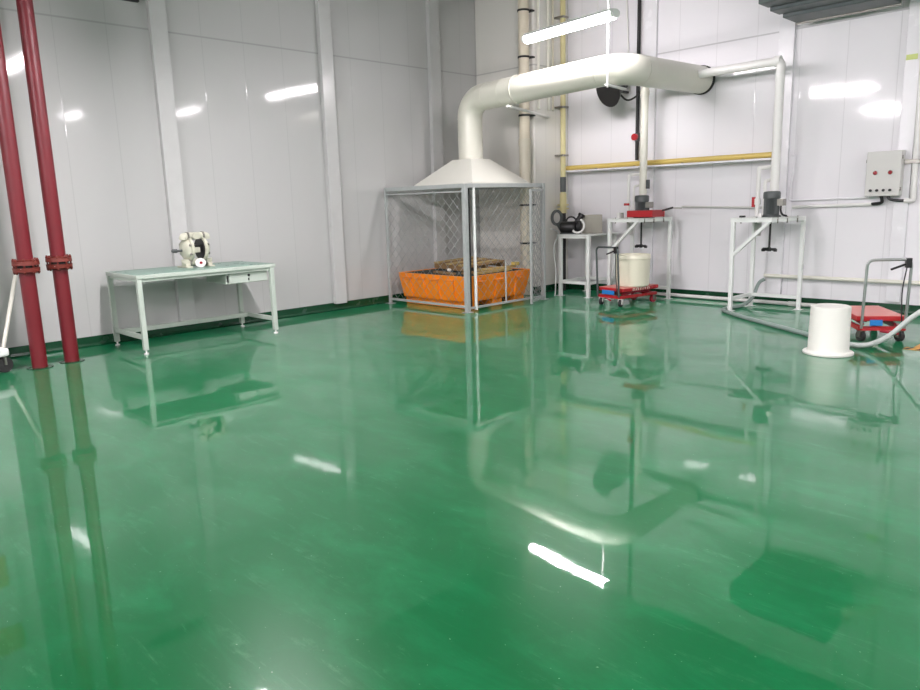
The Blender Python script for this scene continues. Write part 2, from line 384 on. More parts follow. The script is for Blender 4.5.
# ------------------------------------------------------------------ red fire pipes
def red_pipe(x, y, zf, label):
    t = thing('riser_pipe', label, 'pipe', (x, y, 0), 0, 'red riser pipes')
    R = 0.070
    MB().cyl((0, 0, 0.001), (0, 0, zf-0.022), R, 28).build('lower_pipe', 'red', t)
    MB().cyl((0, 0, zf+0.022), (0, 0, ZC-0.001), R, 28).build('upper_pipe', 'red', t)
    for dz in (-0.030, 0.030):
        MB().lathe([(R+0.004, -0.036), (R+0.02, -0.03), (0.088, -0.020), (0.117, -0.020), (0.120, 0.018), (0.05, 0.018)] if dz < 0 else
                   [(0.05, -0.018), (0.120, -0.018), (0.117, 0.020), (0.088, 0.020), (R+0.02, 0.03), (R+0.004, 0.036)], 28, Matrix.Translation((0, 0, zf+dz))).build('flange', 'redfl', t)
    MB().cyl((0, 0, zf-0.012), (0, 0, zf+0.012), 0.085, 24).build('gasket', 'rubber', t)
    for k in range(8):
        a = 2*math.pi*(k+0.5)/8; c = (0.104*math.cos(a), 0.104*math.sin(a))
        MB().cyl((c[0], c[1], zf-0.075), (c[0], c[1], zf+0.078), 0.009, 8).cyl((c[0], c[1], zf+0.050), (c[0], c[1], zf+0.066), 0.014, 6).cyl((c[0], c[1], zf-0.066), (c[0], c[1], zf-0.050), 0.014, 6).build('bolt', 'redfl', t)
    MB().lathe([(R+0.05, 0.001), (R+0.045, 0.006), (R+0.002, 0.009)], 28).build('floor_collar', 'green', t)
    return t
red_pipe(0.815, -8.115, 1.01, 'left red riser pipe, rust-brown flange, beside the leaning beige pole')
red_pipe(0.755, -7.80, 1.02, 'right red riser pipe with white chips on its flange, nearer the workbench')

# beige conduit behind the red pipes and the leaning pole with its wheel
tag(MB().cyl((0.06, -7.90, 0.9), (0.06, -7.90, ZC), 0.035, 14).build('conduit', 'beige'), 'beige vertical conduit on the left wall behind the red pipes', 'conduit')
t = thing('leaning_pole', 'beige pole leaning on the wall behind the left red pipe', 'pole', (0, 0, 0))
MB().cyl((0.34, -8.31, 0.16), (0.03, -8.0, 0.98), 0.020, 12).build('pole', 'cream', t)
MB().cyl((0.40, -8.372, 0.002), (0.338, -8.308, 0.17), 0.024, 12).build('tip', 'black', t)
t = thing('trolley', 'white trolley cut off by the left edge with a black caster wheel', 'trolley', (0.62, -8.62, 0), 0.3)
MB().box(-0.25, 0.25, -0.2, 0.2, 0.16, 0.24).build('tray', 'white', t, 0.02)
for sx, sy in ((-1, -1), (1, -1), (1, 1), (-1, 1)):
    cw = MB().cyl((sx*0.2-0.02, sy*0.16, 0.075), (sx*0.2+0.02, sy*0.16, 0.075), 0.074, 20).build('caster_wheel', 'rubber', t)
    MB().box(sx*0.2-0.035, sx*0.2+0.035, sy*0.16-0.01, sy*0.16+0.01, 0.075, 0.165).build('caster_fork', 'steel', cw)
tag(MB().box(0.241, 0.252, -9.0, -8.55, 2.05, 2.4).build('sign', 'sign', None, 0.003), 'ochre sign board mirrored in the floor, lower of two', 'sign', None)
tag(MB().box(0.241, 0.252, -9.1, -8.5, 2.85, 3.15).build('sign', 'sign', None, 0.003), 'ochre sign board mirrored in the floor, upper of two', 'sign', None)

# ------------------------------------------------------------------ workbench
BX0, BX1, BY0, BY1, BZ = 0.17, 1.05, -7.17, -5.52, 0.847
t = thing('workbench', 'pale green steel workbench with a green mat top against the left wall', 'workbench', (0, 0, 0))
tp = MB().box(BX0, BX1, BY0, BY1, BZ-0.045, BZ-0.002).build('tabletop', 'bench', t, 0.006)
MB().box(BX0+0.02, BX1-0.02, BY0+0.02, BY1-0.02, BZ-0.004, BZ).build('mat', 'benchmat', tp)
lx, ly = (BX0+0.03, BX1-0.03), (BY0+0.03, BY1-0.05)
fr = MB()
for x in lx: fr.box(x-0.012, x+0.012, ly[0]+0.025, ly[1]-0.025, BZ-0.076, BZ-0.046)
for y in ly: fr.box(lx[0]+0.025, lx[1]-0.025, y-0.012, y+0.012, BZ-0.076, BZ-0.046)
fr.build('apron', 'bench', t, 0.003)
for x in lx:
    for y in ly:
        lg = MB().box(x-0.026, x+0.026, y-0.026, y+0.026, 0.045, BZ-0.046).build('leg', 'bench', t, 0.005)
        MB().cyl((x, y, 0.001), (x, y, 0.014), 0.026, 16).cyl((x, y, 0.014), (x, y, 0.046), 0.010, 10).build('foot', 'pvc', lg)
for y in ly: MB().box(lx[0]+0.026, lx[1]-0.026, y-0.018, y+0.018, 0.155, 0.205).build('side_rail', 'bench', t, 0.004)
MB().box(0.36, 0.41, ly[0]+0.018, ly[1]-0.018, 0.155, 0.205).build('foot_rail', 'bench', t, 0.004)
d = MB().box(0.50, 0.985, -6.14, -5.62, 0.648, BZ-0.046).build('drawer_case', 'bench', t, 0.004)
f = MB().box(0.985, 1.003, -6.105, -5.62, 0.652, 0.766).build('drawer_front', 'bench', t, 0.004)
MB().cyl((1.003, -5.86, 0.735), (1.011, -5.86, 0.735), 0.015, 14).build('lock', 'black', f)
MB().box(1.003, 1.009, -5.872, -5.855, 0.675, 0.705).build('key_tag', 'black', f, 0.002)
MB().box(0.985, 0.997, -6.13, -6.115, 0.668, 0.75).build('drawer_pull', 'black', d, 0.002)

# ------------------------------------------------------------------ diaphragm pump on the bench (axis along y)
t = thing('diaphragm_pump', 'cream double diaphragm pump with a red dot standing on the workbench', 'pump', (0.58, -6.29, BZ+0.001))
t.scale = (1.05, 1.16, 0.97)
RY = Matrix.Rotation(-math.pi/2, 4, 'X')      # local z -> +y
def side(sy):
    k = MB(); Mx = Matrix.Translation((0, sy*0.055, 0.215)) @ (RY if sy > 0 else Matrix.Rotation(math.pi/2, 4, 'X'))
    k.lathe([(0.140, 0), (0.152, 0.004), (0.152, 0.028), (0.128, 0.032), (0.118, 0.050), (0.095, 0.066), (0.045, 0.076), (0.01, 0.077)], 28, Mx)
    c = k.build('chamber', 'pump', t)
    for q in range(8):
        a = 2*math.pi*(q+0.5)/8
        p = Mx @ Vector((0.138*math.cos(a), 0.138*math.sin(a), 0.028)); p2 = Mx @ Vector((0.138*math.cos(a), 0.138*math.sin(a), 0.046))
        MB().cyl(p, p2, 0.015, 8).build('bolt', 'steel', c)
    m = MB(); m.lathe([(0.02, -0.004), (0.128, -0.003), (0.130, 0.0)], 28, Mx); m.build('diaphragm_plate', 'black', t)
    return c
side(-1); side(1)
MB().cyl((0, -0.052, 0.215), (0, 0.052, 0.215), 0.045, 20).box(-0.05, 0.045, -0.05, 0.05, 0.165, 0.265).build('center_block', 'black', t, 0.006)
MB().box(0.045, 0.075, -0.028, 0.028, 0.175, 0.235).build('air_valve', 'pump', t, 0.006)
for z, nm in ((0.372, 'top_manifold'), (0.060, 'bottom_manifold')):
    k = MB(); zz = -1 if z > 0.2 else 1
    k.tube(bend([(0.03, -0.115, 0.215-zz*0.115), (0.03, -0.115, z), (0.03, 0.115, z), (0.03, 0.115, 0.215-zz*0.115)], 0.05), 0.043, 16)
    k.cyl((-0.03, 0, z), (0.105 if zz > 0 else 0.08, 0, z), 0.040, 20)
    mf = k.build(nm, 'pump', t)
    for sy in (-1, 1):
        MB().cyl((0.03, sy*0.070, z), (0.03, sy*0.088, z), 0.050, 18).cyl((0.085, sy*0.079, z-0.02), (0.085, sy*0.079, z+0.02), 0.009, 8).build('clamp', 'steel', mf)
k = MB().lathe([(0.052, 0), (0.056, 0.004), (0.056, 0.016), (0.030, 0.020)], 10, Matrix.Translation((0.105, 0, 0.055)) @ Matrix.Rotation(math.pi/2, 4, 'Y')).build('port_flange', 'pvc', t)
MB().cyl((0.125, 0, 0.055), (0.129, 0, 0.055), 0.016, 16).build('red_cap', 'redlamp', k)
MB().cyl((0, -0.235, 0.205), (0, -0.13, 0.205), 0.014, 12).cyl((0, -0.225, 0.205), (0, -0.185, 0.205), 0.026, 6).build('air_inlet', 'motor', t)
for sy in (-1, 1):
    MB().box(-0.13, 0.13, sy*0.115-0.03, sy*0.115+0.03, 0, 0.018).box(-0.03, 0.09, sy*0.115-0.022, sy*0.115+0.022, 0.018, 0.05).build('foot', 'pump', t, 0.004)

# ------------------------------------------------------------------ mesh cage
CX0, CX1, CY0, CY1, CZ = 0.12, 1.79, -3.02, -1.36, 1.745
t = thing('mesh_cage', 'grey steel chain-link cage around the orange bin in the corner', 'cage', (0, 0, 0))
for x, y, s_ in ((CX1, CY0, 0.062), (CX0, CY0, 0.04), (CX1, CY1, 0.055), (CX0, CY1, 0.04)):
    p = MB().box(x-s_/2, x+s_/2, y-s_/2, y+s_/2, 0.008, CZ).build('post', 'galv', t, 0.004)
    MB().box(x-0.06, x+0.06, y-0.06, y+0.06, 0.001, 0.008).build('foot_plate', 'galv', p)
def rail(a, b, nm, wd=0.04, ht=0.05): MB().bar(a, b, wd, ht).build(nm, 'galv', t, 0.003)
h = 0.03
for z, nm, ht in ((CZ-0.025, 'top_rail', 0.055), (0.075, 'bottom_rail', 0.03)):
    rail((CX0+h, CY0, z), (CX1-h, CY0, z), nm, 0.04, ht)
    if z > 1: rail((CX0+h, CY1, z), (CX1-h, CY1, z), nm, 0.04, ht); rail((CX0, CY0+h, z), (CX0, CY1-h, z), nm, 0.04, ht)
rail((CX1, CY0+h, CZ-0.025), (CX1, CY1-h, CZ-0.025), 'top_rail', 0.04, 0.055)
rail((CX1, CY0+h, 0.055), (CX1, CY1-h, 0.055), 'bottom_rail', 0.03, 0.03)
rail((CX0+0.03, CY0, CZ-0.10), (CX1-0.03, CY0, CZ-0.10), 'mesh_rail', 0.02, 0.02)
def link_mesh(p0, ud, wd, z0, z1, pitch, name, parent, r=0.0028):
    """chain-link: two sets of slanting wires, slightly zig-zagged past each other"""
    p0, ud = Vector(p0), Vector(ud).normalized(); nn = ud.cross(Vector((0, 0, 1))); k = MB(); ht = z1-z0
    for sgn in (1, -1):
        q = -ht if sgn > 0 else 0.0
        q = math.floor(q/pitch)*pitch
        while q < wd + ht:
            # line u = q + sgn*z
            if sgn > 0: za, zb = max(0, -q), min(ht, wd-q)
            else: za, zb = max(0, q-wd), min(ht, q)
            if zb-za > 0.01:
                a = p0+ud*(q+sgn*za)+Vector((0, 0, z0+za))+nn*0.002*sgn; b = p0+ud*(q+sgn*zb)+Vector((0, 0, z0+zb))+nn*0.002*sgn
                k.tube([a, b], r, 4)
            q += pitch
    return k.build(name, 'wire', parent)
link_mesh((CX0+0.02, CY0, 0), (1, 0, 0), CX1-CX0-0.05, 0.09, CZ-0.05, 0.15, 'mesh_panel', t)
link_mesh((CX1, CY0+0.19, 0), (0, 1, 0), CY1-CY0-0.22, 0.07, CZ-0.05, 0.15, 'mesh_panel', t)
link_mesh((CX0+0.02, CY1, 0), (1, 0, 0), CX1-CX0-0.05, 0.09, CZ-0.05, 0.15, 'mesh_panel', t)
MB().cyl((CX1, CY0+0.17, 0.02), (CX1, CY0+0.17, CZ-0.05), 0.022, 14).build('gate_tube', 'white', t)
MB().cyl((CX1-0.03, CY0+0.10, 0.06), (CX1-0.03, CY0+0.10, CZ-0.06), 0.018, 10).build('hinge_bar', 'rubber', t)
MB().cyl((CX1, CY0+0.80, 0.07), (CX1, CY0+0.80, 0.66), 0.012, 10).build('middle_post', 'galv', t)
# gate leaf standing open towards the room
ga, gb = Vector((CX1+0.03, CY1-0.03, 0)), Vector((2.03, -1.93, 0)); gd = (gb-ga)
gl = MB().bar(ga+Vector((0, 0, 0.05)), gb+Vector((0, 0, 0.05)), 0.03, 0.03).bar(ga+Vector((0, 0, CZ-0.1)), gb+Vector((0, 0, CZ-0.1)), 0.03, 0.03)
gl.bar(gb+Vector((0, 0, 0.012)), gb+Vector((0, 0, CZ-0.085)), 0.03, 0.03).bar(ga+Vector((0, 0, 0.035)), ga+Vector((0, 0, CZ-0.085)), 0.025, 0.025)
g = gl.build('gate', 'galv', t)
link_mesh(ga+Vector((0, 0, 0)), gd, gd.length, 0.06, CZ-0.11, 0.11, 'gate_mesh', g)

# ------------------------------------------------------------------ exhaust hood and duct
HX, HY, DR, DZ = 0.93, -2.0, 0.186, 3.0
t = thing('exhaust_duct', 'cream exhaust hood and round duct over the cage, running into back wall', 'duct', (HX, HY, CZ))
k = MB(); hs, ts, hz = 0.615, 0.20, 0.385
vs = [(sx*hs, sy*hs, 0.002) for sx, sy in ((-1, -1), (1, -1), (1, 1), (-1, 1))]+[(sx*hs, sy*hs, 0.03) for sx, sy in ((-1, -1), (1, -1), (1, 1), (-1, 1))]
vs += [(sx*ts, sy*ts, hz) for sx, sy in ((-1, -1), (1, -1), (1, 1), (-1, 1))]
k.add(vs, [(i, (i+1) % 4, 4+(i+1) % 4, 4+i) for i in range(4)]+[(4+i, 4+(i+1) % 4, 8+(i+1) % 4, 8+i) for i in range(4)]+[(8, 9, 10, 11)])
k.build('hood', 'hood', t, 0.006)
L0 = lambda x, y, z: (x-HX, y-HY, z-CZ)
MB().cyl((0, 0, hz-0.005), (0, 0, 0.98), DR, 32).build('riser', 'duct', t)
er = 0.28
MB().tube(arc(L0(HX+er, HY, DZ-er), (-1, 0, 0), (0, 0, 1), er, 0, math.pi/2, 12), DR*1.005, 32).build('elbow', 'duct', t)
x0, x1, zz0, zz1 = HX+er, 3.25, DZ, 3.07
MB().cyl(L0(x0, HY, zz0), L0(x1, HY, zz1), DR, 32).build('straight_run', 'duct', t)
MB().tube(arc(L0(x1, HY+0.34, zz1), (0, -1, 0), (1, 0, 0), 0.34, 0, math.pi/2, 12), DR*1.005, 32).build('elbow', 'duct', t)
MB().cyl(L0(x1+0.34, HY+0.34, zz1), L0(x1+0.34, -0.012, 3.10), DR, 32).build('wall_run', 'duct', t)
MB().cyl(L0(x1+0.34, -0.055, 3.10), L0(x1+0.34, -0.005, 3.10), DR*1.06, 32).build('wall_gasket', 'rubber', t)
for xx in (1.30, 1.62, 1.86):
    MB().cyl(L0(xx-0.012, HY, zz0+(xx-x0)*0.034), L0(xx+0.012, HY, zz0+(xx-x0)*0.034), DR*(1.02 if xx < 1.8 else 1.05), 32).build('band', 'duct', t)
MB().cyl((0, 0, 0.965), (0, 0, 0.985), DR*1.02, 32).build('band', 'duct', t)
# hanger with a bracket under the duct, bracket arm to the corner casing
MB().cyl(L0(3.5, HY-0.215, 2.83), L0(3.5, HY-0.215, ZC-0.001), 0.013, 10).build('hanger_rod', 'pvc', t)
MB().bar(L0(3.5, HY-0.24, 2.86), L0(3.42, HY+0.3, 2.86), 0.05, 0.02).build('hanger_bracket', 'pvc', t)
MB().bar(L0(1.262, -0.55, 2.80), L0(1.86, HY-0.2, 2.79), 0.045, 0.03).build('support_arm', 'pvc', t)

# ------------------------------------------------------------------ orange bin with its load
t = thing('spill_bin', 'orange plastic spill bin standing inside the mesh cage', 'bin', (0, 0, 0))
b0 = (0.235, 1.60, -2.84, -1.58); b1 = (0.185, 1.67, -2.90, -1.50); BH = 0.475; WT = 0.035
def q4(r, z, d=0): return [(r[0]+d, r[2]+d, z), (r[1]-d, r[2]+d, z), (r[1]-d, r[3]-d, z), (r[0]+d, r[3]-d, z)]
k = MB()
vs = q4(b0, 0.10)+q4(b1, BH)+q4(b1, BH, WT)+q4(b0, 0.16, WT)
k.add(vs, [(3, 2, 1, 0)]+[(i, (i+1) % 4, 4+(i+1) % 4, 4+i) for i in range(4)]+[(4+i, 4+(i+1) % 4, 8+(i+1) % 4, 8+i) for i in range(4)]+[(8+i, 8+(i+1) % 4, 12+(i+1) % 4, 12+i) for i in range(4)]+[(12, 13, 14, 15)])
k.build('tub', 'orange', t, 0.008)
for sy in (-1, 0, 1):       # runners leave the two fork openings on the right face
    y = -2.2+sy*0.50
    MB().box(0.25, 1.59, y-0.11, y+0.11, 0.002, 0.105).build('runner', 'orange', t, 0.006)
def rib(p, nrm, tang, w_, z0, z1):
    p, nrm, tang = Vector(p), Vector(nrm), Vector(tang)
    sl = 0.06/0.375
    kk = MB(); vs = []
    for d in (-0.012, 0.034):
        for u, z in ((-w_/2, z0), (w_/2, z0), (w_/2, z1), (-w_/2, z1)):
            vs.append(p+nrm*(d+(z-0.10)*sl)+tang*u+Vector((0, 0, z)))
    kk.add(vs, [(0, 1, 2, 3), (4, 5, 6, 7), (0, 1, 5, 4), (1, 2, 6, 5), (2, 3, 7, 6), (3, 0, 4, 7)])
    kk.build('rib', 'orange', t, 0.006)
def lip(a, b): MB().bar(a, b, 0.075, 0.022).build('shade_lip', 'orange', t, 0.005)  # lip added to throw shade below it, reading as a recessed slot
for x in (0.40, 0.70, 1.0, 1.32): lip((x-0.085, -2.885, 0.405), (x+0.085, -2.885, 0.405))
for y in (-2.62, -2.22, -1.78): lip((1.66, y-0.085, 0.385), (1.66, y+0.085, 0.385))
for x in (0.40, 0.70, 1.0, 1.32): rib((x, b0[2], 0), (0, -1, 0), (1, 0, 0), 0.14, 0.11, 0.385)
for y in (-2.62, -2.22, -1.78): rib((b0[1], y, 0), (1, 0, 0), (0, 1, 0), 0.13, 0.11, 0.36)
k = MB()
gx0, gx1, gy0, gy1 = b1[0]+WT+0.012, b1[1]-WT-0.012, b1[2]+WT+0.012, b1[3]-WT-0.012
nb = 16
for i in range(nb+1):
    x = gx0+(gx1-gx0)*i/nb; k.box(x-0.007, x+0.007, gy0, gy1, BH-0.035, BH-0.008)
for i in range(13):
    y = gy0+(gy1-gy0)*i/12; k.box(gx0, gx1, y-0.007, y+0.007, BH-0.033, BH-0.010)
k.build('grating', 'grate', t)
MB().box(gx0, gx1, gy0, gy1, BH-0.12, BH-0.05).build('sludge', 'grate', t)

def plank(p0, p1, wd, th, m, label, group='scrap boards on the bin'):
    o = MB().bar(p0, p1, wd, th).build('wooden_board', m, None, 0.004); return tag(o, label, 'board', group)
# small broken pallet at the rear and loose boards in front of it
t = thing('broken_pallet', 'broken brown wooden pallet lying on the grating of the orange bin', 'pallet', (0.80, -1.96, BH-0.006), -0.12)
t.rotation_euler = (0.05, 0.03, -0.12); t.location.z += 0.035
for y in (-0.34, 0.0, 0.34): MB().box(-0.42, 0.42, y-0.035, y+0.035, 0, 0.075).build('bearer', 'wood', t, 0.004)
for i in range(6): MB().box(-0.42+i*0.155, -0.42+i*0.155+0.10, -0.38, 0.38, 0.075, 0.095).build('deck_board', 'wood' if i % 2 else 'wood2', t, 0.003)
z = BH-0.006
plank((1.50, -2.55, z+0.016), (1.45, -1.75, z+0.016), 0.09, 0.03, 'wood2', 'pale board on the bin nearest its right rim')
plank((1.33, -2.62, z+0.016), (1.30, -1.62, z+0.016), 0.10, 0.03, 'wood', 'brown board on the bin, second from its right rim')
plank((1.38, -2.35, z+0.048), (1.42, -1.62, z+0.048), 0.10, 0.03, 'wood2', 'pale board lying on top of two boards at the bin right side')
plank((1.24, -2.74, z+0.016), (0.72, -2.62, z+0.016), 0.08, 0.03, 'wood', 'short brown board along the front rim of the bin', )
tag(MB().sphere((0.82, -2.42, z+0.028), 0.03, 10, 6, (1.4, 1, 0.9)).build('rag', 'lettering'), 'small crumpled white rag on the bin grating', 'rag')
tag(MB().box(1.42, 1.52, -1.68, -1.60, z+0.066, z+0.116).build('wooden_block', 'yellow', None, 0.006), 'yellow block on top of the boards at the bin far right', 'block')

# ------------------------------------------------------------------ corner pipes
t = thing('drain_pipe', 'thick beige drain pipe with black clamps on the corner casing', 'pipe', (1.17, -1.03, 0))
MB().cyl((0, 0, 0.001), (0, 0, 2.42), 0.088, 24).build('lower_pipe', 'beige', t)
MB().cyl((0, 0, 2.42), (0, 0, ZC-0.001), 0.082, 24).build('upper_pipe', 'pinkish', t)
MB().cyl((0, 0, 2.36), (0, 0, 2.45), 0.097, 24).build('coupling', 'beige', t)
for z in (0.83, 1.43, 2.80, 3.66, 4.33):
    MB().cyl((0, 0, z-0.014), (0, 0, z+0.014), 0.093, 24).box(-0.11, 0.11, 0.06, 0.135, z-0.012, z+0.012).build('clamp', 'rubber', t)
t = thing('gas_pipe', 'pale yellow vertical pipe with a black valve on the corner casing', 'pipe', (1.37, -0.31, 0))
MB().cyl((0, 0, 1.36), (0, 0, ZC-0.001), 0.042, 18).build('pipe', 'yellowish', t)
MB().cyl((0, 0, 1.62), (0, 0, 1.86), 0.048, 18).build('valve_sleeve', 'motor', t)
MB().cyl((0, 0, 1.40), (0, 0, 1.425), 0.095, 20).cyl((0, 0, 1.34), (0, 0, 1.365), 0.095, 20).cyl((0, 0, 1.28), (0, 0, 1.6), 0.055, 18).build('flange', 'yellowish', t)
MB().cyl((0, 0, 0.001), (0, 0, 1.285), 0.045, 18).build('lower_pipe', 'rubber', t)
for z in (2.95, 2.2, 4.3): MB().box(-0.12, 0.06, -0.07, 0.07, z-0.015, z+0.015).build('clamp', 'steel', t, 0.003)
tag(MB().cyl((1.275, -0.80, 2.9), (1.275, -0.80, ZC), 0.022, 10).build('conduit', 'cream'), 'thin cream conduit on the corner casing beside the drain pipe', 'conduit', 'thin conduits on the corner casing')
tag(MB().cyl((1.275, -0.56, 2.9), (1.275, -0.56, ZC), 0.020, 10).build('conduit', 'cream'), 'thin cream conduit on the corner casing, second from the drain pipe', 'conduit', 'thin conduits on the corner casing')
tag(MB().cyl((1.272, -0.44, 2.9), (1.272, -0.44, ZC), 0.016, 10).build('conduit', 'beige'), 'thin beige conduit on the corner casing next to the yellow pipe', 'conduit', 'thin conduits on the corner casing')
t = thing('pipe_bracket', 'black steel bracket high on the corner casing at the top edge', 'bracket', (0.62, -0.90, 4.72))
MB().box(-0.42, -0.06, -0.14, 0.008, 0, 0.05).build('arm', 'black', t, 0.004); MB().box(-0.02, 0.30, -0.16, 0.008, -0.06, 0.06).build('plate', 'black', t, 0.004)

# ------------------------------------------------------------------ back wall services
t = thing('yellow_pipe', 'long yellow horizontal pipe across the back wall', 'pipe', (0, 0, 0))
MB().cyl((1.30, -0.12, 2.005), (4.70, -0.12, 2.005), 0.038, 16).build('pipe', 'yellow', t)
MB().box(1.27, 4.72, -0.24, -0.052, 1.935, 1.962).build('ledge', 'trimb', t, 0.004)
for x in (1.9, 2.6, 3.4, 4.3): MB().box(x-0.015, x+0.015, -0.16, -0.001, 1.965, 1.975).build('bracket', 'steel', t)
t = thing('water_pipe', 'black vertical pipe with a red valve on the back wall behind the duct', 'pipe', (2.585, -0.06, 0))
MB().cyl((0, 0, 2.06), (0, 0, ZC-0.001), 0.026, 12).build('pipe', 'rubber', t)
MB().cyl((-0.01, -0.03, 2.40), (-0.01, -0.075, 2.40), 0.05, 14).build('valve_wheel', 'redp', t)
MB().cyl((0, 0, 2.34), (0, 0, 2.46), 0.038, 12).build('valve_body', 'motor', t)
tag(MB().cyl((2.42, -0.03, 3.1), (2.30, -0.03, ZC-0.001), 0.012, 8).build('cable', 'pvc'), 'thin white cable running up the back wall above the black horn', 'cable')

t = thing('horn', 'black round horn on the back wall half hidden under the cream duct', 'horn', (2.37, -0.42, 3.10))
MB().lathe([(0.24, 0.0), (0.245, 0.012), (0.232, 0.03), (0.19, 0.10), (0.13, 0.16), (0.10, 0.20), (0.10, 0.26)], 28, Vector((-0.25, -0.9, -0.35)).to_track_quat('-Z', 'Y').to_matrix().to_4x4() @ Matrix.Translation((0, 0, -0.10))).build('bell', 'black', t)
MB().cyl((0.02, 0.07, 0.03), (0.05, 0.25, 0.09), 0.075, 20).build('driver', 'motor', t)
MB().bar((0.0, 0.0, -0.02), (0.0, 0.412, -0.02), 0.05, 0.03).build('wall_arm', 'black', t)
MB().tube(spline([(0.08, 0, -0.03), (0.22, 0.05, -0.18), (0.30, 0.2, -0.12), (0.30, 0.4, 0.02)], 8), 0.014, 8).build('cable', 'black', t)

def riser(pts, label, collar):
    t = thing('extract_pipe', label, 'pipe', (0, 0, 0))
    MB().tube(bend(pts, 0.07), 0.055, 18).build('pipe', 'cream' if collar else 'pvc', t)
    return t
t = riser([(2.925, -0.42, 1.50), (2.925, -0.42, 3.09), (3.42, -0.42, 3.09)], 'cream vertical extract pipe dropping from the duct to the left mixer', True)
MB().cyl((2.925, -0.42, 2.94), (2.925, -0.42, 3.01), 0.066, 18).build('collar', 'cream', t)
MB().box(2.99, 3.02, -0.45, -0.39, 1.62, 1.75).build('clip', 'motor', t)
t = riser([(3.74, -0.42, 3.12), (4.86, -0.42, 3.13), (4.86, -0.42, 1.50)], 'white extract pipe bending down from the duct end to the right mixer', False)
MB().cyl((4.78, -0.42, 3.13), (4.86, -0.42, 3.13), 0.066, 18).build('elbow_collar', 'pvc', t)
tag(MB().box(4.655, 4.755, -0.056, -0.048, 2.84, 2.89).build('tape_mark', 'greenbit'), 'yellow green tape on the back wall strip behind the white extract pipe', 'tape')
tag(MB().box(6.16, 6.28, -0.056, -0.048, 2.98, 3.04).build('tape_mark', 'greenbit'), 'yellow green tape on the wall strip at the right edge', 'tape')

# low pipes along the wall
t = thing('floor_pipe', 'white pipe lying along the floor at the back wall skirting', 'pipe', (0, 0, 0))
MB().cyl((2.5, -0.10, 0.034), (5.42, -0.10, 0.034), 0.026, 12).build('pipe', 'pvc', t)
MB().cyl((5.0, -0.10, 0.034), (5.10, -0.10, 0.034), 0.033, 12).build('coupling', 'pvc', t)
t = thing('wall_pipe', 'white pipe at knee height along the back wall behind right mixer', 'pipe', (0, 0, 0))
MB().cyl((4.66, -0.12, 0.40), (8.6, -0.12, 0.40), 0.026, 12).build('pipe', 'cream', t)
for x in (5.0, 6.2, 7.4): MB().box(x-0.012, x+0.012, -0.12, -0.001, 0.385, 0.415).build('bracket', 'pvc', t)
def conduit(pts, r, m, label, grp=None, b=0.04): return tag(MB().tube(bend(pts, b), r, 10).build('conduit', m), label, 'conduit', grp)
conduit([(3.35, -0.03, 1.345), (4.62, -0.03, 1.315)], 0.016, 'panelbox', 'grey conduit on the back wall between the two mixers')
conduit([(4.95, -0.03, 1.315), (5.92, -0.03, 1.335)], 0.022, 'pvc', 'white conduit between the right mixer and the control box')
conduit([(4.90, -0.03, 1.985), (4.955, -0.03, 1.985), (4.90, -0.03, 1.40), (6.20, -0.03, 1.42), (6.235, -0.07, 1.42)], 0.013, 'trimb', 'thin white conduit looping down and along behind the control box')
t = thing('cable_conduit', 'white vertical conduit at the right edge beside the control box', 'conduit', (6.36, -0.06, 0))
MB().cyl((0, 0, 1.40), (-0.06, 0, ZC-0.001), 0.034, 12).build('pipe', 'pvc', t)
MB().box(-0.13, 0.045, -0.04, 0.055, 1.80, 1.85).build('clip', 'steel', t, 0.004)
MB().tube(bend([(0, 0, 1.41), (0, 0, 1.37), (-0.09, 0, 1.37)], 0.03), 0.030, 12).build('elbow', 'pvc', t)

# control box
t = thing('control_box', 'grey electrical control box with two red lamps on the back wall', 'control box', (6.05, 0, 1.43))
MB().box(-0.19, 0.19, -0.165, -0.052, 0, 0.53).build('case', 'panelbox', t, 0.006)
dr = MB().box(-0.188, 0.188, -0.185, -0.167, 0.003, 0.527).build('door', 'panelbox', t, 0.006)
for x in (-0.083, 0.08):
    lb = MB().cyl((x, -0.185, 0.277), (x, -0.196, 0.277), 0.028, 20).build('indicator_lamp', 'steel', t)
    MB().lathe([(0.023, 0), (0.020, 0.010), (0.010, 0.016)], 18, Matrix.Translation((x, -0.196, 0.277)) @ Matrix.Rotation(math.pi/2, 4, 'X')).build('red_lens', 'redlamp', lb)
for x in (-0.122, -0.050, 0.021, 0.091):
    MB().cyl((x, -0.185, 0.07), (x, -0.205, 0.07), 0.016, 14).box(x-0.004, x+0.004, -0.214, -0.2, 0.056, 0.084).build('switch_knob', 'black', t)
for z in (0.08, 0.45): MB().cyl((0.196, -0.175, z-0.02), (0.196, -0.175, z+0.02), 0.008, 8).build('hinge', 'steel', t)
MB().cyl((-0.194, -0.15, 0.40), (-0.194, -0.15, 0.44), 0.010, 8).build('latch', 'steel', t)
t2 = tag(MB().tube(spline([(6.02, -0.08, 1.432), (6.03, -0.08, 1.40), (6.02, -0.06, 1.35), (5.90, -0.03, 1.335)], 6), 0.020, 8).build('cable', 'black'), 'black cable from the control box into the white conduit below left', 'cable')
tag(MB().tube(spline([(6.10, -0.11, 1.428), (6.13, -0.11, 1.392), (6.2, -0.08, 1.375), (6.29, -0.06, 1.37)], 6), 0.018, 8).build('cable', 'black'), 'black cable from the control box to the vertical conduit at right', 'cable')

